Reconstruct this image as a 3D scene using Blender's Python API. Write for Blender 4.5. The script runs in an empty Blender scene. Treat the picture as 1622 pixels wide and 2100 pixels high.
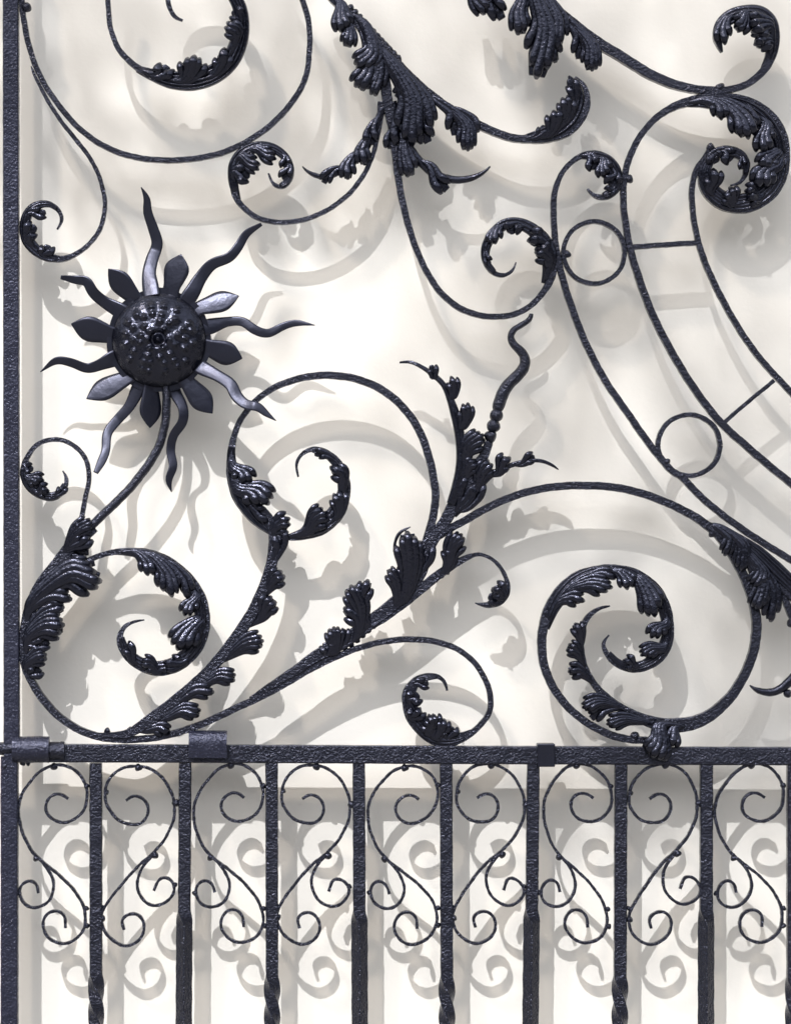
import bpy, math, random
from mathutils import Vector
random.seed(7)
R = math.radians
S = 0.0007                 # metres per unit of the drawing the smith's pattern is laid out in
CX, BASE = 811.0, 3050.0   # pattern x of world x=0, pattern y of the ground
WALL = 88 * S              # wall face behind the middle plane of the gate

# ------------------------------------------------------------------ camera, light, exposure
scene = bpy.context.scene
COL = scene.collection
cam_d = bpy.data.cameras.new("camera"); cam = bpy.data.objects.new("camera", cam_d); COL.objects.link(cam)
scene.camera = cam
CAMX, CAMY, CAMD = 640, 1120, 7000
cam.location = ((CAMX - CX) * S, -CAMD * S, (BASE - CAMY) * S)
cam.rotation_euler = (R(90), 0, 0)
cam_d.sensor_fit = 'HORIZONTAL'; cam_d.sensor_width = 36
cam_d.lens = 36 * (CAMD - 12) / 1622
cam_d.shift_x = (811 - CAMX) / 1622; cam_d.shift_y = (CAMY - 1050) / 1622
cam_d.clip_end = 500

SUN = Vector((-0.40, -1.0, 1.25)).normalized()      # towards the sun
GLINT = Vector((-0.76, -1.0, 1.60)).normalized()    # towards a bright spot added to the sky to cast the second shadows
world = bpy.data.worlds.new("World"); scene.world = world; world.use_nodes = True
nt = world.node_tree; nt.nodes.clear()
N = nt.nodes.new
out = N('ShaderNodeOutputWorld'); bg = N('ShaderNodeBackground'); bg.inputs[1].default_value = 0.15
sky = N('ShaderNodeTexSky'); sky.sky_type = 'NISHITA'; sky.sun_disc = False
sky.sun_elevation = math.asin(SUN.z); sky.sun_rotation = math.atan2(SUN.x, SUN.y)
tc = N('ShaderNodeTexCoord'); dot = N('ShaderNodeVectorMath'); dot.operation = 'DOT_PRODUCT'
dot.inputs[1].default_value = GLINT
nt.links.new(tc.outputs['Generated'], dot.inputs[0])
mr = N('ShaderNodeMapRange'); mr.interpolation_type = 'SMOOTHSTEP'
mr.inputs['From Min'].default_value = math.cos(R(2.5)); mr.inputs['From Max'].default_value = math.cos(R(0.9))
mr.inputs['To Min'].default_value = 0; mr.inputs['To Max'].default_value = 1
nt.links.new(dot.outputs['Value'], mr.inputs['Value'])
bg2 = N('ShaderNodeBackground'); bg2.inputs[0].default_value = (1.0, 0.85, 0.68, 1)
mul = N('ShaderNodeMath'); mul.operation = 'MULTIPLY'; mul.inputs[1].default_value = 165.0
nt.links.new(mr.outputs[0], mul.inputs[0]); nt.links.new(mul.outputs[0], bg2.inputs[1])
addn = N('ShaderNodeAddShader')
hs = N('ShaderNodeHueSaturation'); hs.inputs['Saturation'].default_value = 0.22
nt.links.new(sky.outputs[0], hs.inputs['Color']); 
# sky darkened near the horizon, standing in for unbuilt trees and houses opposite
sep = N('ShaderNodeSeparateXYZ'); nt.links.new(tc.outputs['Generated'], sep.inputs[0])
hz = N('ShaderNodeMapRange'); hz.interpolation_type = 'SMOOTHSTEP'
hz.inputs['From Min'].default_value = 0.24; hz.inputs['From Max'].default_value = 0.50
hz.inputs['To Min'].default_value = 0.06; hz.inputs['To Max'].default_value = 1.35
nt.links.new(sep.outputs['Z'], hz.inputs['Value'])
hm = N('ShaderNodeMix'); hm.data_type = 'RGBA'; hm.blend_type = 'MULTIPLY'; hm.inputs[0].default_value = 1
nt.links.new(hs.outputs[0], hm.inputs[6]); nt.links.new(hz.outputs[0], hm.inputs[7]); 
ht = N('ShaderNodeMix'); ht.data_type = 'RGBA'; ht.blend_type = 'MULTIPLY'; ht.inputs[0].default_value = 1; ht.inputs[7].default_value = (1.0, 0.985, 0.955, 1)
nt.links.new(hm.outputs[2], ht.inputs[6]); nt.links.new(ht.outputs[2], bg.inputs[0]); nt.links.new(bg.outputs[0], addn.inputs[0])
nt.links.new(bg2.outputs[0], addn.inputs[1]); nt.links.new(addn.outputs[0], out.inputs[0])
world.cycles.sampling_method = 'MANUAL'; world.cycles.sample_map_resolution = 2048

sl = bpy.data.lights.new("sun", 'SUN'); sl.energy = 1.6; sl.angle = R(0.55); sl.color = (1.0, 0.985, 0.965)
so = bpy.data.objects.new("sun", sl); COL.objects.link(so)
so.rotation_euler = SUN.to_track_quat('Z', 'Y').to_euler(); so.location = SUN * 20
vs = scene.view_settings
vs.view_transform = 'Standard'; vs.look = 'None'; vs.gamma = 1; vs.use_curve_mapping = False
vs.exposure = 0.93

# ------------------------------------------------------------------ materials
def mat(name):
    m = bpy.data.materials.new(name); m.use_nodes = True
    t = m.node_tree; return m, t, t.nodes['Principled BSDF']

def iron_mat(name, base, rough, scale=260, strength=1.0, dist=0.003):
    m, t, p = mat(name)
    co = t.nodes.new('ShaderNodeTexCoord')
    n1 = t.nodes.new('ShaderNodeTexNoise'); n1.inputs['Scale'].default_value = scale
    n1.inputs['Detail'].default_value = 3; n1.inputs['Roughness'].default_value = 0.6
    n2 = t.nodes.new('ShaderNodeTexNoise'); n2.inputs['Scale'].default_value = scale * 0.22; n2.inputs['Detail'].default_value = 2
    v = t.nodes.new('ShaderNodeTexVoronoi'); v.inputs['Scale'].default_value = scale * 0.75
    a = t.nodes.new('ShaderNodeMath'); a.operation = 'MULTIPLY_ADD'; a.inputs[1].default_value = 0.8
    b = t.nodes.new('ShaderNodeMath'); b.operation = 'MULTIPLY_ADD'; b.inputs[1].default_value = 0.35
    for n in (n1, n2, v): t.links.new(co.outputs['Object'], n.inputs['Vector'])
    t.links.new(n2.outputs['Fac'], a.inputs[0]); t.links.new(n1.outputs['Fac'], a.inputs[2])
    t.links.new(v.outputs['Distance'], b.inputs[0]); t.links.new(a.outputs[0], b.inputs[2])
    bp = t.nodes.new('ShaderNodeBump'); bp.inputs['Strength'].default_value = strength; bp.inputs['Distance'].default_value = dist
    t.links.new(b.outputs[0], bp.inputs['Height']); t.links.new(bp.outputs[0], p.inputs['Normal'])
    r = t.nodes.new('ShaderNodeMapRange'); r.inputs['To Min'].default_value = rough - 0.06; r.inputs['To Max'].default_value = rough + 0.10
    r.inputs['From Min'].default_value = 0.3; r.inputs['From Max'].default_value = 0.7
    t.links.new(n2.outputs['Fac'], r.inputs['Value']); t.links.new(r.outputs[0], p.inputs['Roughness'])
    cr = t.nodes.new('ShaderNodeMix'); cr.data_type = 'RGBA'
    cr.inputs[6].default_value = (*base, 1); cr.inputs[7].default_value = (base[0]*1.7, base[1]*1.65, base[2]*1.6, 1)
    t.links.new(n2.outputs['Fac'], cr.inputs[0]); t.links.new(cr.outputs[2], p.inputs['Base Color'])
    p.inputs['Specular IOR Level'].default_value = 0.64; p.inputs['Specular Tint'].default_value = (0.68, 0.72, 1.0, 1)
    return m
IRON = iron_mat('black_paint_on_forged_iron', (0.002, 0.0024, 0.005), 0.19, scale=310, dist=0.0020)
POST = iron_mat('black_paint_on_forged_iron_paler', (0.008, 0.009, 0.018), 0.25, scale=300, dist=0.0015)  # paler, slightly rougher tone for the stiles, barrel and wide strap
CAST = iron_mat('black_paint_on_cast_leaf', (0.0015, 0.0018, 0.004), 0.16, scale=240, strength=0.55, dist=0.0016)
SHEET = iron_mat('black_paint_on_sheet_iron', (0.003, 0.0035, 0.007), 0.34, scale=60, strength=0.35, dist=0.002)

def wall_mat():
    m, t, p = mat('painted_plaster')
    co = t.nodes.new('ShaderNodeTexCoord')
    n1 = t.nodes.new('ShaderNodeTexNoise'); n1.inputs['Scale'].default_value = 170; n1.inputs['Detail'].default_value = 4
    n2 = t.nodes.new('ShaderNodeTexNoise'); n2.inputs['Scale'].default_value = 3; n2.inputs['Detail'].default_value = 4
    for n in (n1, n2): t.links.new(co.outputs['Object'], n.inputs['Vector'])
    bp = t.nodes.new('ShaderNodeBump'); bp.inputs['Strength'].default_value = 0.35; bp.inputs['Distance'].default_value = 0.0006
    t.links.new(n1.outputs['Fac'], bp.inputs['Height']); t.links.new(bp.outputs[0], p.inputs['Normal'])
    c = t.nodes.new('ShaderNodeMix'); c.data_type = 'RGBA'
    c.inputs[6].default_value = (0.805, 0.785, 0.752, 1); c.inputs[7].default_value = (0.85, 0.835, 0.805, 1)
    t.links.new(n2.outputs['Fac'], c.inputs[0]); t.links.new(c.outputs[2], p.inputs['Base Color'])
    p.inputs['Roughness'].default_value = 0.8
    return m
def plain(name, c0, c1, scale, rough=0.85):
    m, t, p = mat(name)
    co = t.nodes.new('ShaderNodeTexCoord'); n1 = t.nodes.new('ShaderNodeTexNoise'); n1.inputs['Scale'].default_value = scale
    n1.inputs['Detail'].default_value = 5; t.links.new(co.outputs['Object'], n1.inputs['Vector'])
    c = t.nodes.new('ShaderNodeMix'); c.data_type = 'RGBA'; c.inputs[6].default_value = (*c0, 1); c.inputs[7].default_value = (*c1, 1)
    t.links.new(n1.outputs['Fac'], c.inputs[0]); t.links.new(c.outputs[2], p.inputs['Base Color']); p.inputs['Roughness'].default_value = rough
    return m
WALLM = wall_mat()
PAVE = plain('pale_paving', (0.17, 0.162, 0.15), (0.25, 0.24, 0.22), 8)
LEAFM = plain('green_leaf', (0.05, 0.09, 0.025), (0.09, 0.13, 0.04), 30, 0.5)
BARK = plain('bark', (0.09, 0.07, 0.05), (0.16, 0.13, 0.1), 40)

# ------------------------------------------------------------------ mesh helpers
def W(px, py, dep=0.0):            # pattern units -> metres; dep > 0 comes towards the street
    return ((px - CX) * S, -dep * S, (BASE - py) * S)

class MB:
    def __init__(s): s.v = []; s.f = []
    def add(s, vs, fs):
        o = len(s.v); s.v += vs; s.f += [tuple(i + o for i in f) for f in fs]
    def build(s, name, m, parent=None, smooth=True, label=None):
        me = bpy.data.meshes.new(name); me.from_pydata(s.v, [], s.f)
        me.materials.append(m); me.validate(); me.update()
        import bmesh
        b = bmesh.new(); b.from_mesh(me); bmesh.ops.recalc_face_normals(b, faces=b.faces); b.to_mesh(me); b.free()
        if smooth:
            for p in me.polygons: p.use_smooth = True
            if m.name.startswith('black_paint_on_forged'): me.set_sharp_from_angle(angle=R(32))
        o = bpy.data.objects.new(name, me); COL.objects.link(o)
        if parent: o.parent = parent
        if label: o['label'] = label
        return o

TILE = {'z1': (0, 0, 2.703), 'z2': (440, 0, 2.703), 'z3': (960, 0, 2.45), 'z4': (40, 360, 2.534), 'z5': (960, 400, 2.45),
        'z6': (400, 700, 2.896), 'a1': (0, 860, 2.896), 'a2': (0, 1300, 2.896), 'a3': (560, 940, 2.703), 'a4': (1060, 960, 2.886),
        'a5': (0, 1480, 3.387), 'a6': (360, 1480, 2.703), 'a7': (1060, 1480, 2.886), 'a8': (760, 600, 4.055), 'p': (0, 0, 1)}
def T(t, pts, w=None):             # pattern sheet coordinates -> list of (x, y, width)
    ox, oy, k = TILE[t]; r = []
    for i, p in enumerate(pts):
        if len(p) > 2: ww = p[2]
        elif isinstance(w, (list, tuple)): ww = w[i]
        else: ww = w
        r.append((ox + p[0] / k, oy + p[1] / k, None if ww is None else ww / k))
    return r

def spline(pts, step=3.0):         # Catmull-Rom over (x, y, w[, d])
    n = len(pts); k = len(pts[0]); outp = []
    for i in range(n - 1):
        p0 = pts[i - 1] if i > 0 else tuple(2 * a - b for a, b in zip(pts[0], pts[1]))
        p1, p2 = pts[i], pts[i + 1]
        p3 = pts[i + 2] if i + 2 < n else tuple(2 * a - b for a, b in zip(pts[-1], pts[-2]))
        L = math.hypot(p2[0] - p1[0], p2[1] - p1[1]); m = max(2, int(L / step))
        for j in range(m):
            t = j / m; t2 = t * t; t3 = t2 * t
            q = [0.5 * ((2 * p1[c]) + (-p0[c] + p2[c]) * t + (2 * p0[c] - 5 * p1[c] + 4 * p2[c] - p3[c]) * t2 + (-p0[c] + 3 * p1[c] - 3 * p2[c] + p3[c]) * t3) for c in range(k)]
            q[2] = p1[2] + (p2[2] - p1[2]) * t
            outp.append(q)
    outp.append(list(pts[-1]))
    # relax the hand-placed points a little
    for _ in range(6):
        o2 = [q[:] for q in outp]
        for i in range(2, len(outp) - 2):
            for c in (0, 1): o2[i][c] = 0.25 * outp[i-1][c] + 0.5 * outp[i][c] + 0.25 * outp[i+1][c]
            o2[i][2] = 0.25 * outp[i-1][2] + 0.5 * outp[i][2] + 0.25 * outp[i+1][2]
        outp = o2
    return outp
def frames(c):
    fr = []
    for i in range(len(c)):
        a = c[max(0, i - 1)]; b = c[min(len(c) - 1, i + 1)]
        dx, dy = b[0] - a[0], b[1] - a[1]; L = math.hypot(dx, dy) or 1
        fr.append((dx / L, dy / L, -dy / L, dx / L))
    return fr

def sweep(mb, pts, depth=26, dep0=0.0, shape='bar', wob=0.35, step=3.0, taper=False):
    """forged strip: width in the gate's plane, depth across it"""
    c = spline(pts, step); fr = frames(c); n = len(c)
    if shape == 'bar':
        ch = 0.13
        prof = [(-1, -1 + ch), (-1 + ch, -1), (0, -1.015), (1 - ch, -1), (1, -1 + ch), (1, 1 - ch), (1 - ch, 1), (0, 1.015), (-1 + ch, 1), (-1, 1 - ch)]
    else:
        prof = [(math.cos(2 * math.pi * i / 14), math.sin(2 * math.pi * i / 14)) for i in range(14)]
    m = len(prof); vs = []; wa = random.random() * 50
    for i in range(n):
        x, y, w = c[i][:3]; tx, ty, nx, ny = fr[i]
        d = depth / 2 if depth else w / 2
        if taper: d = min(d, w * 0.75 + 1.2)
        wv = w / 2 + wob * (math.sin(i * 0.9 + wa) * 0.4 + random.uniform(-.5, .5) * 0.7)
        wv = max(wv, 0.5); jx = wob * 0.6 * math.sin(i * 0.37 + wa)
        for a, b in prof:
            if shape == 'bar':
                cc = min(1.0, 1.0)
            vs.append(W(x + nx * (a * wv + jx), y + ny * (a * wv + jx), dep0 + b * d + random.uniform(-.2, .2) * wob))
    fs = [(i * m + j, i * m + (j + 1) % m, (i + 1) * m + (j + 1) % m, (i + 1) * m + j) for i in range(n - 1) for j in range(m)]
    fs += [tuple(range(m)), tuple((n - 1) * m + j for j in range(m))]
    mb.add(vs, fs)

def ribbed(mb, pts, ridges=3, dep0=6, dome=0.35, amp=0.10, back=-8, tip=0.0, roundend=False, lean=0.0, step=2.2):
    """leaf flesh: domed strip with rounded ridges running along it; tip > 0 scallops and rounds the far end"""
    c = spline(pts, step); fr = frames(c); n = len(c); nv = max(12, ridges * 7)
    pw = random.uniform(0, 6.28); pa = [random.uniform(0.55, 1.35) for _ in range(ridges + 2)]; ws = 0.32 / max(ridges, 1)
    vs = []; top = []; bot = []
    wmax = max(q[2] for q in c)
    for i in range(n):
        x, y, w = c[i][:3]; tx, ty, nx, ny = fr[i]; u = i / (n - 1)
        hw = max(0.6, w / 2)
        e = 1.0
        if roundend:
            u0 = 1 - min(0.5, 0.5 * wmax / max(1e-3, n * step))
            if u > u0: e = math.sqrt(max(0.0, 1 - ((u - u0) / (1 - u0)) ** 2))
            e = max(e, 0.02)
        row = []; rb = []
        for j in range(nv + 1):
            v = -1 + 2 * j / nv
            vq = v + ws * math.sin(3.1 * v + pw + 1.5 * u) * (1 - v * v) + (0.10 * math.sin(pw + 5 * u) * (1 - v * v))
            ph_ = ridges * (vq + 1) / 2
            rg = abs(math.sin(math.pi * ph_)) ** 0.75 * pa[max(0, min(ridges, int(ph_)))] if ridges else 0
            ext = 0
            if roundend: ext = tip * wmax * (rg - 0.5) * max(0, (u - 0.55) / 0.45)
            vv = v * hw * (e ** 0.7)
            if roundend and abs(v) > 0.5: vv *= 1 - 0.13 * (abs(v) - 0.5) * 2 * (1 - abs(math.sin(math.pi * (u * 2.6 + (0.3 if v > 0 else 0.75))))) * (u > 0.3)
            if not roundend: vv *= 1 + 0.0
            h = dome * hw * math.sqrt(max(0, 1 - v * v)) + amp * hw * 2 * (rg - 0.4) * (min(1, 0.35 + 1.3 * u) if roundend else 1)
            if roundend:
                h *= (0.45 + 0.85 * math.sin(min(1, u * 1.15) * math.pi * 0.62)) * e
                h += (0.22 * wmax * math.sin(math.pi * min(1, u)) )*e
            h += lean * v * hw
            dd = dep0 * (0.5 + 0.5 * e) + h
            if not roundend and u < 0.10: dd -= (dep0 + h) * 0.9 * (1 - u / 0.10)
            if roundend and u < 0.22: dd -= (dep0 + 4) * (1 - u / 0.22) ** 1.5
            row.append(W(x + nx * vv + tx * ext, y + ny * vv + ty * ext, dd))
            rb.append(W(x + nx * vv * 0.93 + tx * ext, y + ny * vv * 0.93 + ty * ext, min(dd - 2.5, max(back, dd - 14))))
        top += row; bot += rb
    m = nv + 1
    vs = top + bot; B = len(top); fs = []
    for i in range(n - 1):
        for j in range(nv):
            a = i * m + j
            fs.append((a, a + 1, a + m + 1, a + m)); fs.append((B + a, B + a + m, B + a + m + 1, B + a + 1))
        a = i * m; fs.append((a, a + m, B + a + m, B + a)); a = i * m + nv; fs.append((a, B + a, B + a + m, a + m))
    for j in range(nv):
        fs.append((j, B + j, B + j + 1, j + 1)); a = (n - 1) * m + j; fs.append((a, a + 1, B + a + 1, B + a))
    mb.add(vs, fs)

def finger(mb, pts, deps, aspect=0.62, step=2.6):
    """one flute of an acanthus lobe: a tapering half-round finger; deps = depth of its spine at each point"""
    c = spline([(x, y, w, d) for (x, y, w), d in zip(pts, deps)], step); fr = frames(c); n = len(c); m = 12; vs = []
    for i in range(n):
        x, y, w, d = c[i]; _, _, nx, ny = fr[i]
        for j in range(m):
            a = 2 * math.pi * j / m; ca, sa = math.cos(a), math.sin(a)
            hh = (w / 2) * aspect * (sa if sa > 0 else sa * 0.55)
            vs.append(W(x + nx * ca * w / 2, y + ny * ca * w / 2, d + hh))
    fs = [(i * m + j, i * m + (j + 1) % m, (i + 1) * m + (j + 1) % m, (i + 1) * m + j) for i in range(n - 1) for j in range(m)]
    fs += [tuple(range(m)), tuple((n - 1) * m + j for j in range(m))]
    mb.add(vs, fs)

def lobe(mb, t, root, tip_, w, ridges=3, bend=0.12, dep0=12, mid=None, start=None, amp=0, soft=False, cut=None):
    """one lobe of an acanthus leaf: flutes that leave the root together and fan out into separate curled tips"""
    ox, oy, k = TILE[t]
    r = Vector((ox + root[0] / k, oy + root[1] / k)); p = Vector((ox + tip_[0] / k, oy + tip_[1] / k)); w = w / k * 1.2
    d = p - r; L = d.length; pr = Vector((-d.y, d.x)) / max(L, 1e-3)
    q = Vector((ox + mid[0] / k, oy + mid[1] / k)) if mid else r + d * 0.55 + pr * bend * L
    te = (p - q).normalized(); pe = Vector((-te.y, te.x))
    nf = max(2, min(5, ridges + (1 if w > 34 else 0))) if w > 15 else 2
    side = -1 if bend > 0 else 1
    for i in range(nf):
        s_ = -1 + 2 * i / (nf - 1) if nf > 1 else 0
        s_ += random.uniform(-.08, .08)
        fw = w / nf * (1.6 if nf > 2 else 1.25) * random.uniform(0.88, 1.12)
        back = L * (0.0 + (cut if cut else (0.16 if soft else 0.24)) * abs(s_) ** 1.3 + (0.04 if soft else 0.07) * (s_ * side + 1)) * random.uniform(0.8, 1.15)
        e = p + te * L * 0.08 + pe * s_ * w * 0.40 - te * back
        hook = pe * (s_ * 0.5) * fw * 0.35
        m1 = q + pe * s_ * w * 0.30 - te * back * 0.35
        m0 = r + pr * s_ * w * 0.14
        up = w * 0.23 * (1 - 0.6 * s_ * s_)
        pts = []; dp = []
        if True:
            st = start if start is not None else r - (q - r).normalized() * w * 0.15; pts.append((st.x, st.y, fw * (0.30 if start is not None else 0.5))); dp.append(dep0 - (2 if start is not None else 8))
        pts.append((m0.x, m0.y, fw * 0.62)); dp.append(dep0 + 1 + up * 0.2)
        pts.append((m1.x, m1.y, fw * 0.95)); dp.append(dep0 + 1 + up * 0.85)
        a_ = e - te * fw * 0.75; pts.append((a_.x, a_.y, fw * 1.0)); dp.append(dep0 + up * 1.25 + 1.5)
        a_ = e - te * fw * 0.22 + hook * 0.5; pts.append((a_.x, a_.y, fw * 0.82)); dp.append(dep0 + up * 1.0)
        a_ = e + te * fw * 0.12 + hook; pts.append((a_.x, a_.y, fw * (0.3 if soft else 0.16))); dp.append(dep0 + up * 0.35 - 3)
        finger(mb, pts, dp, aspect=0.64)
    # thin web behind the flutes
    ribbed(mb, [(r.x, r.y, w * 0.35), (q.x, q.y, w * 0.72), (*(p - te * L * 0.25), w * 0.78), (*(p - te * L * (0.0 if soft else 0.08)), w * (0.5 if soft else 0.3))], 0, dep0=dep0 - 3, dome=0.2, amp=0)

def ball(mb, x, y, r, dep=10, flat=1.0, n=10):
    vs = []; fs = []
    for i in range(n + 1):
        th = math.pi * i / n
        for j in range(n * 2):
            ph = math.pi * j / n
            rr = r * (1 + 0.13 * math.sin(3 * ph + x) * math.sin(2 * th + y))
            vs.append(W(x + rr * math.sin(th) * math.cos(ph), y + rr * math.sin(th) * math.sin(ph), dep + r * flat * math.cos(th)))
    m = 2 * n
    for i in range(n):
        for j in range(m):
            fs.append((i * m + j, i * m + (j + 1) % m, (i + 1) * m + (j + 1) % m, (i + 1) * m + j))
    mb.add(vs, fs)

def TB(mb, t, x, y, r, dep=10, flat=1.0):
    ox, oy, k = TILE[t]; ball(mb, ox + x / k, oy + y / k, r / k, dep, flat)

# ------------------------------------------------------------------ setting
def box(mb, x0, x1, y0, y1, z0, z1):
    v = [(x, y, z) for x in (x0, x1) for y in (y0, y1) for z in (z0, z1)]
    mb.add(v, [(0, 1, 3, 2), (4, 6, 7, 5), (0, 4, 5, 1), (2, 3, 7, 6), (0, 2, 6, 4), (1, 5, 7, 3)])
mb = MB(); box(mb, -4, 4, WALL, WALL + 0.3, -0.05, 3.6)
wall = mb.build('plastered_wall', WALLM, smooth=False)
wall['label'] = 'smooth off-white painted plaster wall close behind the black ironwork'; wall['category'] = 'wall'
mb = MB(); box(mb, -30, 30, -40, WALL + 6, -0.3, 0)
pv = mb.build('pavement', PAVE, smooth=False); pv['kind'] = 'structure'

# ------------------------------------------------------------------ the gate
gate = bpy.data.objects.new('iron_gate', None); COL.objects.link(gate)
gate['label'] = 'black wrought iron gate with scrolls, acanthus leaves and a sunflower, standing before the white wall'
gate['category'] = 'gate'

def scroll(name, pts, depth=24, dep0=0, leaves=(), rivets=(), label=None, m=IRON, parent=gate, shape='bar', taper=True, wob=0.4, flip=False):
    mb = MB()
    segs = pts if isinstance(pts[0], list) else [pts]
    for s in segs: sweep(mb, s, depth, dep0, shape=shape, taper=taper, wob=wob)
    o = mb.build(name, m, parent, label=label)
    stemc = spline(segs[0], 3)
    if flip: stemc = stemc[::-1]
    for fn in leaves:
        mb = MB(); fn(mb, stemc); mb.build('acanthus_leaf', CAST, o)
    for (t, x, y, r) in rivets:
        
        X, Y = TILE[t][0] + x / TILE[t][2], TILE[t][1] + y / TILE[t][2]; c = min(stemc, key=lambda q: (q[0] - X) ** 2 + (q[1] - Y) ** 2)
        mb = MB(); ball(mb, X + (c[0] - X) * .2, Y + (c[1] - Y) * .2, r * 0.85 / TILE[t][2], 5); mb.build('rivet', IRON, o)
    return o
def single(t, lst): return [lobes(t, [L]) for L in lst]
def lobes(t, lst, body=None, ridges=4, dep0=12, bt=None, amp=0.11, dome=0.3):
    def fn(mb, stemc=None):
        c = None
        if body:
            ribbed(mb, T(bt or t, body), ridges, dep0=dep0, dome=dome, amp=amp, back=-9); c = spline(T(bt or t, body), 3)
        for L in lst:
            a = dict(L[4]) if len(L) > 4 else {}
            if c:
                ox, oy, k = TILE[t]; rx, ry = ox + L[0][0] / k, oy + L[0][1] / k
                i = min(range(len(c)), key=lambda i: (c[i][0] - rx) ** 2 + (c[i][1] - ry) ** 2)
                j = max(0, i - int(L[2] / k * 1.0 / 3)); a['start'] = Vector((c[j][0], c[j][1])); a.setdefault('dep0', dep0 + c[i][2] * 0.10)
            elif stemc:
                ox, oy, k = TILE[t]; rx, ry = ox + L[0][0] / k, oy + L[0][1] / k
                i = min(range(len(stemc)), key=lambda i: (stemc[i][0] - rx) ** 2 + (stemc[i][1] - ry) ** 2)
                q = stemc[i]; dist = math.hypot(q[0] - rx, q[1] - ry)
                if dist < max(30, L[2] / k):
                    j = max(0, i - int(L[2] / k * 0.9 / 3)); tx, ty = rx - q[0], ry - q[1]
                    a['start'] = Vector((stemc[j][0] + tx * 0.4, stemc[j][1] + ty * 0.4))
                a['soft'] = True
            lobe(mb, t, L[0], L[1], L[2], L[3] if len(L) > 3 else 3, **a)
    return fn

# left stile, rail, joints
def vbar(mb, xt, yt, xb, yb, w, depth, wob=0.25, n=120):
    pts = [(xt + (xb - xt) * i / 8, yt + (yb - yt) * i / 8, w) for i in range(9)]
    sweep(mb, pts, depth, 0, wob=wob, step=5)
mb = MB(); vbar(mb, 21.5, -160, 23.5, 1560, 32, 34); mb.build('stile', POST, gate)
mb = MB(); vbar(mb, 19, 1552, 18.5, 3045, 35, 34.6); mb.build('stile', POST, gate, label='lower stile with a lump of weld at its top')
mb = MB(); sweep(mb, [(100, 1545.5, 37), (500, 1547, 37), (900, 1549, 37), (1300, 1550.5, 37), (1900, 1553, 37)], 30, 0, wob=0.2, step=5)
mb.build('rail', IRON, gate)
mb = MB(); sweep(mb, [(20, 2975, 37), (1000, 2978, 37), (1900, 2980, 37)], 30, 0, wob=0.2, step=8); mb.build('rail', IRON, gate)
mb = MB()
sweep(mb, [(26, 1538, 54), (60, 1538, 55), (101, 1538, 54)], 54, 8, shape='round', wob=0.5)
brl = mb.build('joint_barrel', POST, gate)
mb = MB(); sweep(mb, [(-60, 1536, 27), (-20, 1536, 27), (26, 1536, 27)], 27, 8, shape='round', wob=0.3); mb.build('pin', IRON, brl)
mb = MB(); sweep(mb, [(101, 1541, 38), (118, 1541, 38), (124, 1541, 36)], 38, 8, shape='round', wob=0.3)
sweep(mb, [(124, 1541, 40), (128, 1541, 40), (132, 1541, 39)], 40, 8, shape='round', wob=0.3); mb.build('pin', IRON, brl)
for bx, by, br in ((10, 1572, 9), (24, 1574, 8), (46, 1566, 6), (57, 1567, 5)):
    mb = MB(); ball(mb, bx, by, br, 10 if by > 1570 else 4); mb.build('weld_bead', IRON, brl)
# curled strap over the rail
mb = MB()
prof = []
for i in range(22):
    a = R(-100 + i * 11.5)
    prof.append((1526 - 27 * math.cos(a) + 0, 4 + 24 * math.sin(a)))
prof = [(1502, -10), (1499, 0), (1498.5, 9), (1501, 18), (1507, 25), (1515, 29), (1525, 30), (1540, 29), (1554, 27)]
vs = []; fs = []
for s_ in range(2):
    for i in range(14):
        x = 387.5 + 78 * i / 13
        for (yy, dd) in prof:
            q = 0 if s_ == 0 else 1
            vs.append(W(x + random.uniform(-.4, .4), yy + q * 4 * (1 if dd < 26 else 0.3) + (0 if i < 13 else 1), dd - q * 4))
m_ = len(prof); A = 14 * m_
for i in range(13):
    for j in range(m_ - 1):
        a = i * m_ + j; fs += [(a, a + 1, a + m_ + 1, a + m_), (A + a, A + a + m_, A + a + m_ + 1, A + a + 1)]
for j in range(m_ - 1):
    fs += [(j, A + j, A + j + 1, j + 1)]; a = 13 * m_ + j; fs += [(a, a + 1, A + a + 1, A + a)]
for i in range(13):
    a = i * m_; fs += [(a, a + m_, A + a + m_, A + a)]; a = i * m_ + m_ - 1; fs += [(a, A + a, A + a + m_, a + m_)]
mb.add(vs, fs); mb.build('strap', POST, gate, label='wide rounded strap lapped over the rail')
mb = MB(); b0 = W(1101.5, 1573, -20); b1 = W(1137.5, 1525.5, 21)
box(mb, b0[0], b1[0], b1[1], b0[1], b0[2], b1[2])
cl = mb.build('strap', SHEET, gate, smooth=False, label='narrow flat clip folded over the rail')
bv = cl.modifiers.new('b', 'BEVEL'); bv.width = 0.0015; bv.segments = 2

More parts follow.
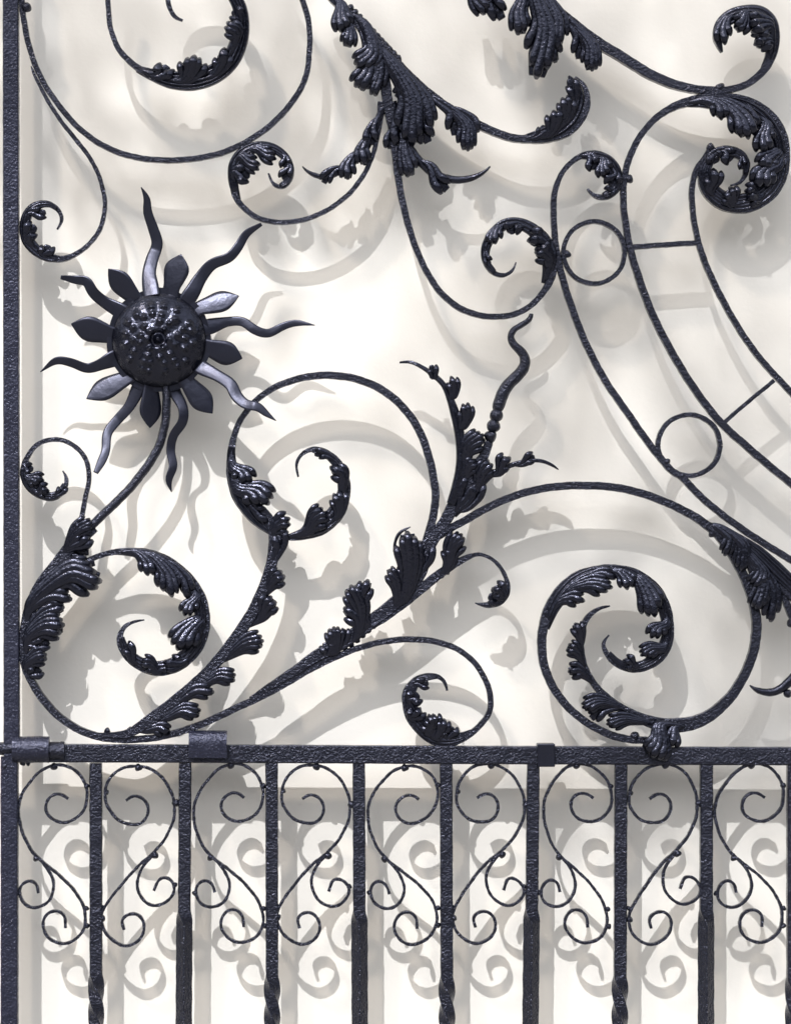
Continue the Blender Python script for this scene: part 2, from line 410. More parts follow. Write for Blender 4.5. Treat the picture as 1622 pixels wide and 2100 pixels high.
# balusters: seven square bars, alternately turned to the diagonal or twisted
def baluster(xt, xb, kind, y0=1567, ytw=None):
    mb = MB(); vs = []; n = 330; ys = [y0 + (2960 - y0) * i / n for i in range(n + 1)]
    hw, hd = 12.8, 12.8; ch = 0.14
    sq = [(-1, -1 + ch), (-1 + ch, -1), (1 - ch, -1), (1, -1 + ch), (1, 1 - ch), (1 - ch, 1), (-1 + ch, 1), (-1, 1 - ch)]
    for y in ys:
        t = (y - 1567) / 533.0; x = xt + (xb - xt) * min(t, 1.5)
        if kind == 'diag': a = R(45) * max(0, min(1, (y - ytw) / 26))
        else: a = 0 if y < ytw else (y - ytw) * R(180) / 112
        if kind == 'twist' and y > 2600: a = (2600 - ytw) * R(180) / 112
        a = -a
        nw = 1 + 0.02 * math.sin(y * 0.11 + xt)
        for p, q in sq:
            X = (p * math.cos(a) - q * math.sin(a)) * hw * nw; D = (p * math.sin(a) + q * math.cos(a)) * hd * nw
            vs.append(W(x + X + random.uniform(-.2, .2), y, D))
    m = 8; N_ = n + 1
    fs = [(i * m + j, i * m + (j + 1) % m, (i + 1) * m + (j + 1) % m, (i + 1) * m + j) for i in range(n) for j in range(m)]
    fs += [tuple(range(m)), tuple(n * m + j for j in range(m))]
    mb.add(vs, fs)
    o = mb.build('baluster', IRON, gate, label=('square bar spiralling at its foot' if kind == 'twist' else 'square bar turned edge-on below the small scrolls'))
    return o
BAL = [(196, 196.5, 'twist', 1998), (379.5, 376.5, 'diag', 1870), (557, 558, 'twist', 2003), (736, 738, 'diag', 1872), (915, 917, 'twist', 2006),
       (1094, 1088.5, 'diag', 1868), (1274, 1272, 'twist', 2006), (1449.5, 1449, 'diag', 1868), (1628, 1628, 'twist', 2010)]
bals = [baluster(a, b, k, 1566, y) for a, b, k, y in BAL]

# small scrolls in the cells between balusters
cellA = [(478, 535), (430, 505), (375, 508), (332, 545), (320, 605), (345, 660), (400, 695), (465, 700), (535, 668), (590, 605), (608, 525), (598, 445), (555, 370), (480, 315), (390, 300), (290, 335), (200, 430), (145, 530), (130, 640), (155, 770), (210, 890), (275, 962), (360, 1032), (450, 1110), (530, 1200), (580, 1290), (595, 1390), (570, 1470), (510, 1525), (430, 1545), (350, 1512), (305, 1445), (305, 1375), (345, 1325), (405, 1318), (450, 1357), (458, 1435)]
brA = [(215, 900), (290, 980), (345, 1060), (368, 1140), (350, 1225), (300, 1277), (230, 1295), (160, 1260), (130, 1190), (148, 1132), (197, 1105), (245, 1130), (262, 1192)]
cellB = [(872, 540), (925, 507), (982, 520), (1020, 580), (1013, 650), (960, 700), (880, 705), (800, 670), (745, 600), (727, 530), (737, 450), (790, 362), (870, 312), (970, 300), (1070, 332), (1140, 400), (1190, 500), (1205, 600), (1190, 700), (1130, 820), (1050, 912), (950, 1002), (860, 1112), (780, 1220), (730, 1300), (712, 1380), (735, 1460), (800, 1528), (880, 1552), (960, 1520), (1005, 1450), (1005, 1380), (960, 1332), (900, 1332), (858, 1372), (868, 1440)]
brB = [(1065, 908), (990, 1000), (958, 1090), (970, 1180), (1020, 1248), (1090, 1278), (1160, 1258), (1213, 1200), (1213, 1140), (1170, 1092), (1110, 1092), (1076, 1172)]
rivA = [(245, 950, 24), (603, 445, 20), (600, 1300, 18), (372, 312, 26), (605, 1420, 20), (125, 1190, 20)]
rivB = [(1068, 925, 26), (1215, 570, 26), (738, 490, 18), (970, 310, 26), (718, 1370, 24), (1220, 1140, 18), (715, 1290, 16)]
def small(cell, br, riv, dx, kind, i, dxb=0):
    random.seed(100 + i)
    ph = random.random() * 6
    def jit(p):
        return [(x + dx * 3.387 + (5 + 6 * (i > 0)) * math.sin(y / (150 + 25 * (i % 4)) + ph) + (dxb * 3.387) * max(0, (y - 300) / 1250), y + 4 + 9 * math.sin(x / 130 + ph * 2) * (1 if i else 0), 20.5) for x, y in p]
    mb = MB(); sweep(mb, T('a5', jit(cell)), 15, 2, wob=0.55, step=2.5)
    o = mb.build('small_scroll', IRON, gate)
    mb = MB(); sweep(mb, T('a5', jit(br)), 14, 2.6, wob=0.55, step=2.5)
    mb.build('branch_curl', IRON, o)
    for (x, y, r) in riv:
        X, Y, _ = jit([(x, y)])[0]
        mb = MB(); TB(mb, 'a5', X, Y, r, dep=3, flat=1.2); mb.build('rivet', IRON, o)
for i, (a, b, dx, dxb) in enumerate([('A', 0, 0, 0), ('B', 0, 0, 0), ('A', 0, 361, 0), ('B', 0, 360, -1), ('A', 0, 717.5, 1), ('B', 0, 719, -3), ('A', 0, 1074, -1), ('B', 0, 1078, -2), ('A', 0, 1431, 0), ('B', 0, 1435, 0)]):
    if a == 'A': small(cellA, brA, rivA, dx, a, i, dxb)
    else: small(cellB, brB, rivB, dx, a, i, dxb)
random.seed(11)

# ---- upper panel, upper left
scroll('scroll', T('z1', [(112, -160), (118, 0), (130, 100), (152, 220), (192, 350), (250, 470), (330, 585), (420, 690), (530, 778), (650, 838), (780, 872), (930, 884), (1080, 874), (1220, 845), (1350, 790), (1470, 712), (1560, 630), (1640, 530), (1695, 420), (1715, 280), (1715, 150), (1695, 50), (1650, -70), (1560, -200)], 31), 26,
       rivets=[('z1', 150, 35, 34)], label='great outer arc curving under the hollow scroll')
scroll('scroll', T('z1', [(170, 360, 6), (185, 400, 16), (250, 530, 22), (325, 650, 22), (395, 740, 24), (460, 820, 24), (520, 910, 24), (560, 1010, 24), (580, 1110, 24), (573, 1200, 24), (540, 1290, 24), (480, 1360, 24), (410, 1410, 26), (340, 1432, 34), (270, 1425, 40), (200, 1385, 46), (152, 1325, 50), (135, 1255, 50), (145, 1195, 40), (175, 1150, 36), (220, 1128, 34), (270, 1125, 30), (312, 1150, 26), (338, 1190, 22), (340, 1225, 18), (315, 1268, 10)]), 22,
       leaves=[lobes('z1', [((160, 1340), (205, 1245), 64, 2, {'bend': -0.2}), ((230, 1410), (270, 1350), 60, 2), ((165, 1170), (260, 1170), 50, 2)],
                     body=[(360, 1432, 24), (270, 1425, 52), (200, 1385, 66), (152, 1325, 70), (138, 1255, 62), (148, 1195, 56), (180, 1150, 50), (225, 1130, 44), (275, 1130, 34), (312, 1155, 22)], ridges=3)],
       label='small scroll ending in a curl against the stile, above the sunflower')
scroll('scroll', T('z1', [(620, -170, 28), (598, -60, 28), (600, 50, 28), (612, 150, 28), (648, 250, 30), (700, 318, 32), (770, 375, 36), (850, 420, 46), (950, 452, 60), (1060, 455, 60), (1160, 430, 60), (1250, 380, 60), (1310, 305, 60), (1345, 215, 60), (1350, 120, 50), (1335, 30, 50), (1300, -40, 50), (1230, -100, 40), (1130, -140, 40), (1030, -135, 36), (960, -90, 30), (930, -20, 28), (942, 45, 26), (970, 88, 22), (1012, 106, 12)]), 24,
       leaves=[lobes('z1', [((860, 420), (935, 355), 74, 2), ((1010, 450), (1075, 310), 130, 4), ((1180, 420), (1245, 270), 80, 2), ((1290, 270), (1248, 130), 90, 3, {'bend': 0.3}), ((1330, 120), (1285, 50), 60, 2)],
                     body=[(760, 375, 40), (850, 412, 70), (950, 440, 100), (1060, 442, 120), (1160, 418, 115), (1240, 368, 110), (1295, 300, 105), (1328, 210, 100), (1338, 120, 90), (1325, 30, 80), (1280, -50, 70)], ridges=5)],
       label='hollow scroll at the top left whose inner side breaks into leaf')
# ---- upper middle spray
ropeL = []
scroll('branch', [T('z2', [(590, -90, 40), (650, -20, 44), (760, 90, 55), (880, 210, 60), (1000, 340, 58), (1110, 450, 56), (1220, 540, 50), (1340, 620, 46), (1450, 680, 44), (1560, 730, 42), (1640, 757, 42), (1740, 768, 42), (1850, 762, 46), (1950, 730, 50), (2020, 670, 50), (2065, 580, 40), (2060, 500, 30), (2035, 450, 20), (2000, 420, 10)])], 26,
       leaves=[
        lobes('z2', [((700, 20), (722, 165), 95, 3, {'bend': 0.08}), ((735, 120), (735, 252), 78, 3, {'bend': -0.1})]),
        lobes('z2', [((830, 130), (800, 370), 120, 4, {'mid': (870, 290)}), ((850, 250), (800, 485), 110, 3, {'mid': (850, 400)}), ((900, 230), (880, 520), 80, 3, {'mid': (915, 400)})]),
        lobes('z2', [((960, 320), (1090, 785), 140, 5, {'mid': (1090, 560), 'cut': 0.22}), ((1010, 400), (1010, 535), 55, 2, {'mid': (1050, 490)}), ((1080, 430), (1195, 700), 75, 3, {'mid': (1160, 560)}), ((1150, 620), (1185, 785), 70, 2), ((1030, 620), (1050, 790), 70, 2)]),
        lobes('z2', [((1240, 560), (1335, 745), 70, 2, {'bend': -0.2}), ((1290, 590), (1400, 825), 92, 4, {'bend': -0.18}), ((1350, 610), (1430, 745), 60, 2, {'bend': -0.2})]),
        lobes('z3', [((330, 690), (385, 620), 40, 2), ((400, 680), (445, 545), 80, 3, {'bend': 0.1}), ((470, 620), (485, 480), 80, 3, {'bend': 0.1}), ((530, 520), (500, 385), 50, 2, {'bend': 0.1})],
              body=[(280, 692, 36), (370, 672, 60), (440, 640, 90), (500, 580, 110), (535, 510, 95), (540, 450, 66), (522, 405, 36), (505, 378, 10)], ridges=4)],
       label='long leafy branch falling from the top and ending in an upturned leaf')
# dark beaded edging on the branch back
mb = MB()
for i in range(12):
    x = 700 + i * 24; y = 30 + i * 25.5
    ball(mb, 440 + (x + 52) / 2.703, (y + 4) / 2.703 + 2, 9, 2, n=6)
for o in list(gate.children):
    pass
mb.build('beaded_edge', CAST, bpy.data.objects['branch'])
scroll('scroll', T('z2', [(935, 360, 50), (950, 480, 60), (962, 580, 56), (985, 700, 48), (1000, 820, 44), (1014, 950, 40), (1035, 1080, 38), (1068, 1220, 36), (1112, 1360, 34), (1175, 1500, 34), (1255, 1620, 34), (1365, 1708, 34), (1487, 1748, 32), (1608, 1750, 32), (1716, 1717, 32), (1810, 1635, 34), (1865, 1540, 44), (1880, 1460, 50), (1870, 1380, 50), (1830, 1310, 46), (1770, 1262, 44), (1690, 1240, 42), (1610, 1250, 38), (1545, 1300, 38), (1505, 1380, 36), (1508, 1460, 34), (1550, 1510, 28), (1605, 1523, 22), (1655, 1495, 16), (1672, 1450, 8)]), 24,
       leaves=[lobes('z5', [((395, 250), (300, 225), 84, 2, {'bend': 0.15}), ((410, 330), (340, 270), 90, 3), ((250, 145), (205, 195), 64, 2), ((150, 160), (125, 250), 70, 3), ((85, 290), (115, 350), 34, 2)],
                     body=[(385, 440, 34), (402, 370, 60), (405, 300, 90), (370, 225, 80), (320, 170, 66), (250, 140, 60), (180, 148, 58), (122, 198, 54), (88, 268, 48), (92, 335, 40), (130, 385, 28)], ridges=3)],
       label='long falling scroll with a leafy curl touching the outer rib')
scroll('scroll', T('z2', [(925, 560, 44), (918, 650, 34), (900, 770, 26), (868, 880, 26), (820, 975, 26), (750, 1065, 26), (650, 1145, 26), (530, 1203, 26), (400, 1228, 26), (270, 1215, 28), (180, 1165, 30), (118, 1090, 34), (98, 1000, 40), (105, 920, 44), (142, 855, 46), (200, 815, 46), (270, 803, 44), (340, 822, 42), (400, 872, 38), (426, 940, 34), (412, 1000, 30), (370, 1032, 26), (322, 1012, 18), (298, 955, 9)]), 22,
       leaves=[lobes('z2', [((110, 940), (205, 965), 70, 2, {'bend': 0.1}), ((140, 860), (255, 925), 78, 3, {'bend': 0.1}), ((230, 820), (345, 870), 80, 3, {'bend': 0.1}), ((420, 930), (385, 1000), 50, 2), ((400, 870), (395, 930), 44, 2)],
                     body=[(130, 1110, 34), (105, 1010, 56), (112, 920, 74), (150, 858, 76), (210, 820, 66), (275, 808, 56), (340, 826, 52), (396, 874, 48), (420, 940, 46), (406, 995, 36), (365, 1025, 24)], ridges=4)],
       label='scroll curling up into a leaf at the tip of a sunflower ray')
scroll('tendril', T('z2', [(935, 590, 44), (885, 720, 46), (830, 830, 40), (765, 900, 38), (690, 950, 36), (610, 978, 34), (540, 962, 26), (505, 938, 14), (488, 918, 7)]), 14, 6, shape='round', m=CAST,
       leaves=[lobes('z2', [((880, 680), (870, 800), 56, 2), ((850, 760), (830, 905), 66, 3, {'bend': 0.15}), ((770, 860), (740, 985), 66, 3, {'bend': 0.15}), ((680, 930), (605, 1010), 48, 2)])], label='left leafy tendril with an upturned point')
scroll('tendril', T('z2', [(985, 560, 50), (1020, 680, 56), (1055, 780, 60), (1130, 880, 48), (1220, 960, 52), (1320, 992, 46), (1430, 982, 36), (1500, 945, 20), (1528, 918, 8)]), 14, 4, shape='round', m=CAST,
       leaves=[lobes('z2', [((1050, 760), (1085, 970), 84, 3, {'bend': 0.05}), ((1200, 920), (1290, 1050), 66, 2, {'bend': 0.1}), ((1000, 700), (975, 820), 50, 2)])], label='right leafy tendril with an upturned point')
# ---- upper right branch
scroll('branch', T('z3', [(300, -110, 44), (400, 0, 46), (520, 105, 48), (650, 205, 50), (780, 285, 50), (900, 360, 48), (1010, 410, 46), (1120, 440, 42), (1230, 450, 38), (1330, 443, 34), (1420, 408, 34), (1490, 345, 40), (1528, 270, 44), (1538, 190, 50), (1525, 110, 60), (1475, 62, 60), (1400, 52, 60), (1325, 70, 56), (1270, 120, 50), (1252, 185, 40), (1276, 258, 12)]), 26,
       leaves=[
        lobes('z3', [((290, -40), (265, 165), 84, 3, {'bend': 0.1}), ((330, -40), (345, 378), 138, 6, {'mid': (385, 170), 'cut': 0.34}), ((400, -10), (450, 215), 84, 3, {'mid': (450, 100)}), ((420, 120), (435, 302), 74, 2)]),
        lobes('z3', [((500, 100), (560, 290), 60, 2, {'bend': -0.15}), ((530, 130), (620, 345), 86, 4, {'bend': -0.15}), ((590, 180), (640, 280), 64, 2)]),
        lobes('z3', [((20, -90), (95, 55), 84, 3)]),
        lobes('z3', [((120, -90), (172, 90), 62, 2)]),
        lobes('z3', [((1520, 200), (1440, 225), 80, 2, {'bend': 0.1}), ((1525, 130), (1410, 140), 110, 3, {'bend': 0.1}), ((1400, 60), (1340, 150), 80, 3, {'bend': -0.1}), ((1300, 90), (1290, 220), 66, 3)],
              body=[(1490, 345, 40), (1522, 270, 60), (1528, 190, 80), (1510, 115, 96), (1465, 72, 96), (1400, 62, 84), (1325, 78, 76), (1272, 125, 70), (1255, 185, 50), (1276, 258, 10)], ridges=4)],
       rivets=[('z3', 1268, 432, 28)], label='upper right branch hooking back in a curled leaf')
# ---- ribs of the right
scroll('scroll', T('z3', [(1700, 2500, 36), (1640, 2440, 36), (1540, 2360, 36), (1400, 2240, 36), (1262, 2112, 36), (1132, 1942, 36), (1022, 1762, 36), (930, 1582, 36), (862, 1402, 36), (812, 1232, 34), (788, 1082, 32), (781, 1000, 32), (785, 900, 32), (803, 815, 32), (842, 720, 32), (902, 632, 32), (980, 562, 34), (1070, 518, 42), (1180, 492, 50), (1290, 492, 56), (1400, 512, 60), (1500, 568, 60), (1568, 660, 60), (1588, 770, 60), (1575, 880, 60), (1525, 968, 60), (1440, 1025, 60), (1350, 1038, 60), (1260, 1010, 60), (1200, 950, 56), (1180, 870, 50), (1195, 805, 44), (1240, 765, 42), (1310, 750, 40), (1368, 765, 36), (1402, 812, 32), (1398, 868, 26), (1370, 912, 18), (1320, 928, 9)]), 26,
       leaves=[lobes('z3', [((1190, 500), (1290, 600), 84, 3, {'bend': -0.2}), ((1270, 510), (1410, 695), 130, 5, {'bend': -0.12}), ((1400, 540), (1440, 650), 80, 3), ((1500, 620), (1500, 765), 90, 3, {'bend': 0.1})],
                     body=[(1100, 512, 40), (1190, 508, 66), (1290, 518, 90), (1390, 545, 100), (1475, 600, 100), (1535, 680, 90), (1560, 770, 80)], ridges=5),
               lobes('z3', [((1560, 760), (1470, 850), 90, 3, {'bend': 0.1}), ((1560, 820), (1470, 950), 100, 3, {'bend': 0.2}), ((1460, 1000), (1390, 980), 90, 3, {'bend': 0.2}), ((1330, 1030), (1295, 950), 84, 3, {'bend': 0.1}), ((1215, 960), (1230, 850), 70, 2)],
                     body=[(1560, 740, 80), (1560, 820, 96), (1535, 905, 100), (1480, 970, 96), (1400, 1010, 90), (1320, 1012, 90), (1250, 980, 84), (1205, 920, 74), (1190, 860, 60), (1215, 800, 50)], ridges=5),
               lobes('z3', [((1240, 770), (1250, 820), 60, 2), ((1300, 755), (1330, 805), 60, 2), ((1380, 790), (1385, 850), 36, 2)],
                     body=[(1195, 820, 40), (1235, 775, 60), (1300, 758, 62), (1365, 775, 48), (1398, 820, 40), (1394, 868, 28)], ridges=3)],
       rivets=[('z3', 815, 897, 26)], label='middle rib rising into the largest leafy scroll')
scroll('scroll', T('z3', [(1218, 745, 30), (1190, 790, 28), (1148, 850, 28), (1127, 940, 28), (1130, 1050, 28), (1150, 1175, 28), (1190, 1310, 30), (1268, 1480, 30), (1370, 1660, 30), (1470, 1800, 30), (1560, 1900, 30), (1640, 1985, 30), (1700, 2040, 30)]), 24, rivets=[('z3', 1220, 735, 26)], label='inner rib of the right side')
scroll('scroll', T('z3', [(1900, 2972, 34), (1775, 2893, 34), (1640, 2822, 34), (1520, 2750, 34), (1396, 2670, 34), (1265, 2575, 34), (1160, 2485, 34), (1080, 2400, 34), (1018, 2368 - 10, 34), (912, 2230, 34), (800, 2070, 34), (690, 1910, 34), (592, 1722, 34), (522, 1542, 34), (472, 1382, 34), (440, 1222, 32), (431, 1082, 30), (431, 1000, 30), (447, 920, 28), (482, 852, 26), (532, 800, 26), (590, 773, 30), (645, 770, 36), (700, 797, 44), (742, 848, 46), (755, 915, 44), (730, 965, 38), (680, 988, 30), (630, 976, 20), (600, 945, 10)]), 26,
       leaves=[lobes('z3', [((620, 780), (645, 850), 56, 2), ((680, 800), (695, 885), 76, 3), ((750, 880), (715, 935), 60, 2), ((730, 960), (690, 970), 40, 2)],
                     body=[(560, 780, 24), (620, 782, 50), (690, 806, 74), (732, 855, 76), (742, 915, 60), (718, 960, 48), (680, 980, 30)], ridges=4)],
       label='outer rib rising into a small leafy curl')
def ring(t, cx, cy, rx, ry, w, riv):
    pts = [(cx + rx * math.cos(a), cy + ry * math.sin(a), w) for a in [2 * math.pi * i / 16 for i in range(17)]]
    scroll('ring', T(t, pts), 22, 0, rivets=[(t, *riv)], taper=False)
ring('z5', 634, 286, 155, 157, 23, (502, 295, 24)); ring('z5', 1112, 1256, 157, 154, 24, (1000, 1340, 24))
scroll('brace', T('z5', [(830, 258, 26), (1000, 246, 26), (1160, 236, 26)]), 26)
scroll('brace', T('z5', [(1290, 1140, 20), (1400, 1045, 20), (1540, 930, 20)]), 18)
# ---- wisp finial on its leafy foot
fin = scroll('finial', T('a8', [(1337, 172, 34), (1325, 220, 46), (1255, 268, 48), (1190, 305, 52), (1163, 365, 58), (1192, 430, 66), (1250, 485, 76), (1285, 545, 86), (1278, 620, 94), (1215, 695, 98), (1150, 760, 100), (1098, 840, 106), (1062, 950, 106), (1052, 1000, 60)]), None, 6, shape='round', label='wavy round finial point', taper=False)
mb = MB(); sweep(mb, T('a8', [(1055, 975, 62), (1020, 1110, 58), (985, 1260, 62)]), None, 6, shape='round'); mb.build('stem', IRON, fin)
for x, y, r in ((1046, 1020, 56), (1022, 1108, 57), (997, 1195, 52)):
    mb = MB(); TB(mb, 'a8', x, y, r, 8); mb.build('bead', IRON, fin)
stem = scroll('branch', [T('a8', [(985, 1250, 70), (940, 1360, 80), (860, 1480, 110), (790, 1600, 130), (700, 1760, 115), (620, 1900, 95), (540, 2010, 90)])], 26, flip=True, label='leafy foot of the wavy finial',
       leaves=[
        lobes('a8', [((520, 720), (500, 590), 66, 2, {'bend': 0.05}), ((680, 880), (668, 700), 88, 3), ((750, 1130), (782, 915), 116, 3)],
              body=[(242, 577, 16), (330, 575, 28), (430, 620, 34), (530, 690, 46), (610, 770, 48), (660, 880, 60), (700, 1000, 80), (735, 1150, 84), (755, 1300, 90), (760, 1450, 110), (730, 1600, 110), (670, 1760, 80)], ridges=2, dome=0.5),
        lobes('a8', [((770, 1420), (930, 1190), 150, 4, {'bend': -0.15}), ((790, 1520), (880, 1410), 120, 3, {'bend': -0.15}), ((880, 1640), (990, 1410), 116, 3, {'bend': -0.1}), ((740, 1790), (850, 1530), 84, 2, {'bend': -0.05}), ((790, 1800), (910, 1560), 80, 2)]),
        lobes('a8', [((1070, 1500), (1155, 1370), 108, 3, {'bend': -0.15}), ((1260, 1430), (1375, 1362), 78, 2, {'bend': -0.1})],
              body=[(690, 1850, 60), (800, 1720, 100), (900, 1600, 90), (990, 1520, 64), (1100, 1465, 44), (1200, 1425, 42), (1330, 1397, 34), (1430, 1402, 32), (1520, 1440, 24), (1562, 1472, 8)], ridges=2, dome=0.5)])
# ---- big arc over the centre
scroll('scroll', T('z6', [(1362, 1235, 60), (1400, 1100, 48), (1428, 950, 46), (1420, 830, 46), (1388, 680, 46), (1330, 525, 46), (1240, 395, 46), (1120, 292, 46), (980, 228, 44), (840, 202, 44), (700, 204, 42), (560, 236, 40), (440, 290, 36), (340, 372, 34), (262, 480, 34), (222, 600, 38), (208, 720, 46), (216, 830, 50), (252, 930, 60), (320, 1025, 60), (410, 1105, 50), (530, 1160, 36), (640, 1155, 50), (750, 1122, 60), (840, 1050, 60), (888, 960, 50), (902, 860, 46), (882, 770, 42), (832, 698, 40), (762, 650, 36), (692, 640, 30), (632, 670, 22), (602, 730, 18), (612, 805, 12)]), 24,
       leaves=[lobes('z6', [((220, 740), (320, 850), 100, 3, {'bend': -0.12}), ((250, 860), (440, 965), 150, 5, {'bend': -0.12}), ((330, 960), (462, 1045), 60, 2)],
                     body=[(232, 560, 34), (215, 660, 50), (222, 760, 66), (245, 850, 90), (285, 930, 115), (340, 1010, 110), (410, 1085, 80), (470, 1130, 50)], ridges=5),
               lobes('z6', [((460, 1140), (570, 1068), 100, 3, {'bend': -0.15}), ((660, 1130), (785, 1015), 120, 4, {'bend': -0.1}), ((850, 1040), (835, 890), 90, 3, {'bend': 0.1}), ((875, 880), (805, 750), 80, 3, {'bend': 0.25}), ((810, 690), (700, 672), 46, 2)],
                     body=[(530, 1165, 20), (640, 1140, 60), (740, 1100, 96), (820, 1035, 100), (865, 950, 84), (885, 860, 66), (868, 775, 58), (820, 705, 50), (755, 656, 40), (695, 648, 26)], ridges=4)],
       label='large central scroll arching over to a leafy curl')
scroll('branch', T('a2', [(560, 598, 20), (680, 602, 34), (780, 585, 54), (880, 520, 70), (1000, 430, 66), (1130, 320, 62), (1240, 220, 64), (1340, 105, 70), (1425, -10, 72), (1500, -130, 68), (1560, -260, 66), (1600, -370, 66), (1625, -480, 70), (1632, -590, 76), (1612, -660, 60), (1560, -740, 40), (1500, -790, 18)]), 22, 6,
       leaves=single('a2', [((990, 500), (1185, 470), 84, 3, {'bend': -0.15}), ((880, 575), (1000, 590), 66, 3, {'bend': -0.2}), ((1070, 400), (1262, 345), 70, 3, {'bend': -0.15}), ((1210, 300), (1395, 260), 84, 3, {'bend': -0.15}), ((1370, 120), (1555, 40), 112, 4, {'bend': -0.1})]) +
               single('z6', [((400, 1640), (465, 1530), 104, 3, {'bend': -0.1}), ((435, 1470), (520, 1380), 100, 3, {'bend': -0.1}), ((470, 1300), (500, 1110), 66, 2)]),
       rivets=[('a2', 636, 572, 22), ('a2', 768, 567, 20)], label='leafy stem climbing from the rail to the central scroll')
# ---- lower arc from stile to the small bottom scroll
scroll('scroll', T('a2', [(120, 110, 36), (150, 210, 40), (200, 310, 46), (262, 402, 46), (345, 490, 44), (450, 562, 44), (560, 607, 44), (680, 628, 42), (800, 630, 42), (920, 618, 42), (1040, 592, 42), (1180, 545, 42), (1300, 492, 42), (1420, 434, 42), (1540, 380, 42), (1690, 300, 42), (1836, 215, 40), (1975, 147, 38), (2110, 92, 36), (2240, 55, 36), (2370, 36, 36), (2500, 36, 36), (2618, 55, 36), (2736, 103, 34), (2833, 190, 34), (2896, 305, 34), (2916, 402, 34), (2898, 488, 32), (2832, 565, 34), (2757, 620, 40), (2672, 648, 50), (2586, 640, 56), (2500, 580, 56), (2435, 500, 50), (2410, 405, 46), (2415, 342, 42), (2468, 276, 38), (2533, 253, 34), (2597, 253, 28), (2640, 285, 22), (2656, 340, 14)]), 26,
       leaves=[lobes('a3', [((960, 1550), (985, 1480), 60, 2), ((870, 1530), (860, 1425), 110, 4, {'bend': 0.15}), ((900, 1560), (930, 1440), 80, 3), ((760, 1440), (815, 1385), 70, 3), ((750, 1330), (812, 1305), 60, 2), ((790, 1240), (868, 1245), 48, 2)],
                     body=[(1110, 1515, 26), (1040, 1545, 50), (970, 1550, 84), (895, 1530, 110), (830, 1480, 110), (780, 1415, 84), (757, 1350, 66), (765, 1290, 58), (800, 1240, 46), (855, 1218, 34), (905, 1215, 20)], ridges=5)],
       rivets=[('p', 905, 1524, 12), ('p', 925, 1523, 12)], label='long lower scroll sweeping along the rail to a leafy curl')
# ---- diagonal leafy stem
scroll('branch', [T('a3', [(-130, 1330, 12), (-75, 1300, 26), (-20, 1268, 40), (130, 1172, 52), (250, 1090, 66), (380, 1025, 76), (520, 925, 76), (660, 815, 74), (770, 710, 66), (835, 610, 54), (865, 510, 50), (905, 430, 60), (960, 385, 50)])], 26, 2,
       leaves=[
        lobes('a3', [((300, 1085), (290, 1020), 60, 2), ((340, 1080), (335, 940), 90, 4, {'bend': 0.05}), ((390, 1030), (385, 950), 50, 2)]),
        lobes('a3', [((460, 1000), (400, 835), 70, 3, {'bend': 0.25}), ((470, 980), (430, 715), 110, 4, {'bend': 0.12}), ((520, 930), (525, 685), 74, 3, {'bend': -0.15})]),
        lobes('a3', [((690, 800), (650, 610), 80, 3, {'bend': 0.1}), ((720, 780), (745, 420), 128, 5, {'mid': (760, 590), 'cut': 0.22}), ((800, 640), (850, 475), 66, 2)])],
       label='diagonal branch carrying three tall leaves')
hk = MB(); sweep(hk, T('a3', [(672, 520, 16), (678, 455, 18), (705, 408, 20), (740, 392, 14), (762, 380, 6)]), 8, 8, shape='round'); sweep(hk, T('a3', [(735, 395, 12), (738, 415, 10), (762, 420, 5)]), 8, 8, shape='round')
hk.build('acanthus_leaf', CAST, bpy.data.objects['branch.004'] if 'branch.004' in bpy.data.objects else gate, label='thin hooked leaf tip')
scroll('scroll', T('a3', [(520, 945, 40), (620, 880, 50), (740, 790, 54), (850, 700, 54), (950, 622, 50), (1050, 562, 38), (1100, 540, 26), (1150, 533, 20), (1218, 560, 20), (1270, 620, 22), (1300, 690, 26), (1297, 750, 30), (1252, 800, 26), (1190, 823, 18), (1120, 803, 8)]), 18, 4,
       leaves=[lobes('a3', [((960, 600), (965, 500), 60, 3), ((970, 600), (1040, 425), 104, 4, {'bend': -0.1})]),
               lobes('a3', [((1280, 770), (1215, 720), 76, 3), ((1240, 800), (1190, 760), 60, 2)], body=[(1300, 690, 24), (1290, 745, 50), (1250, 790, 60), (1195, 812, 36), (1130, 806, 8)], ridges=3)],
       label='thin curl leaving the diagonal branch')
mb = MB()
for i in range(19):
    t_ = i / 18; X = 400 + 560 * t_; Y = 1072 - 435 * t_ - 20 * math.sin(t_ * math.pi)
    TB(mb, 'a3', X + 4, Y - 6, 17, -2)
mb.build('beaded_edge', CAST, [o for o in gate.children if o.name.startswith('branch')][-1])
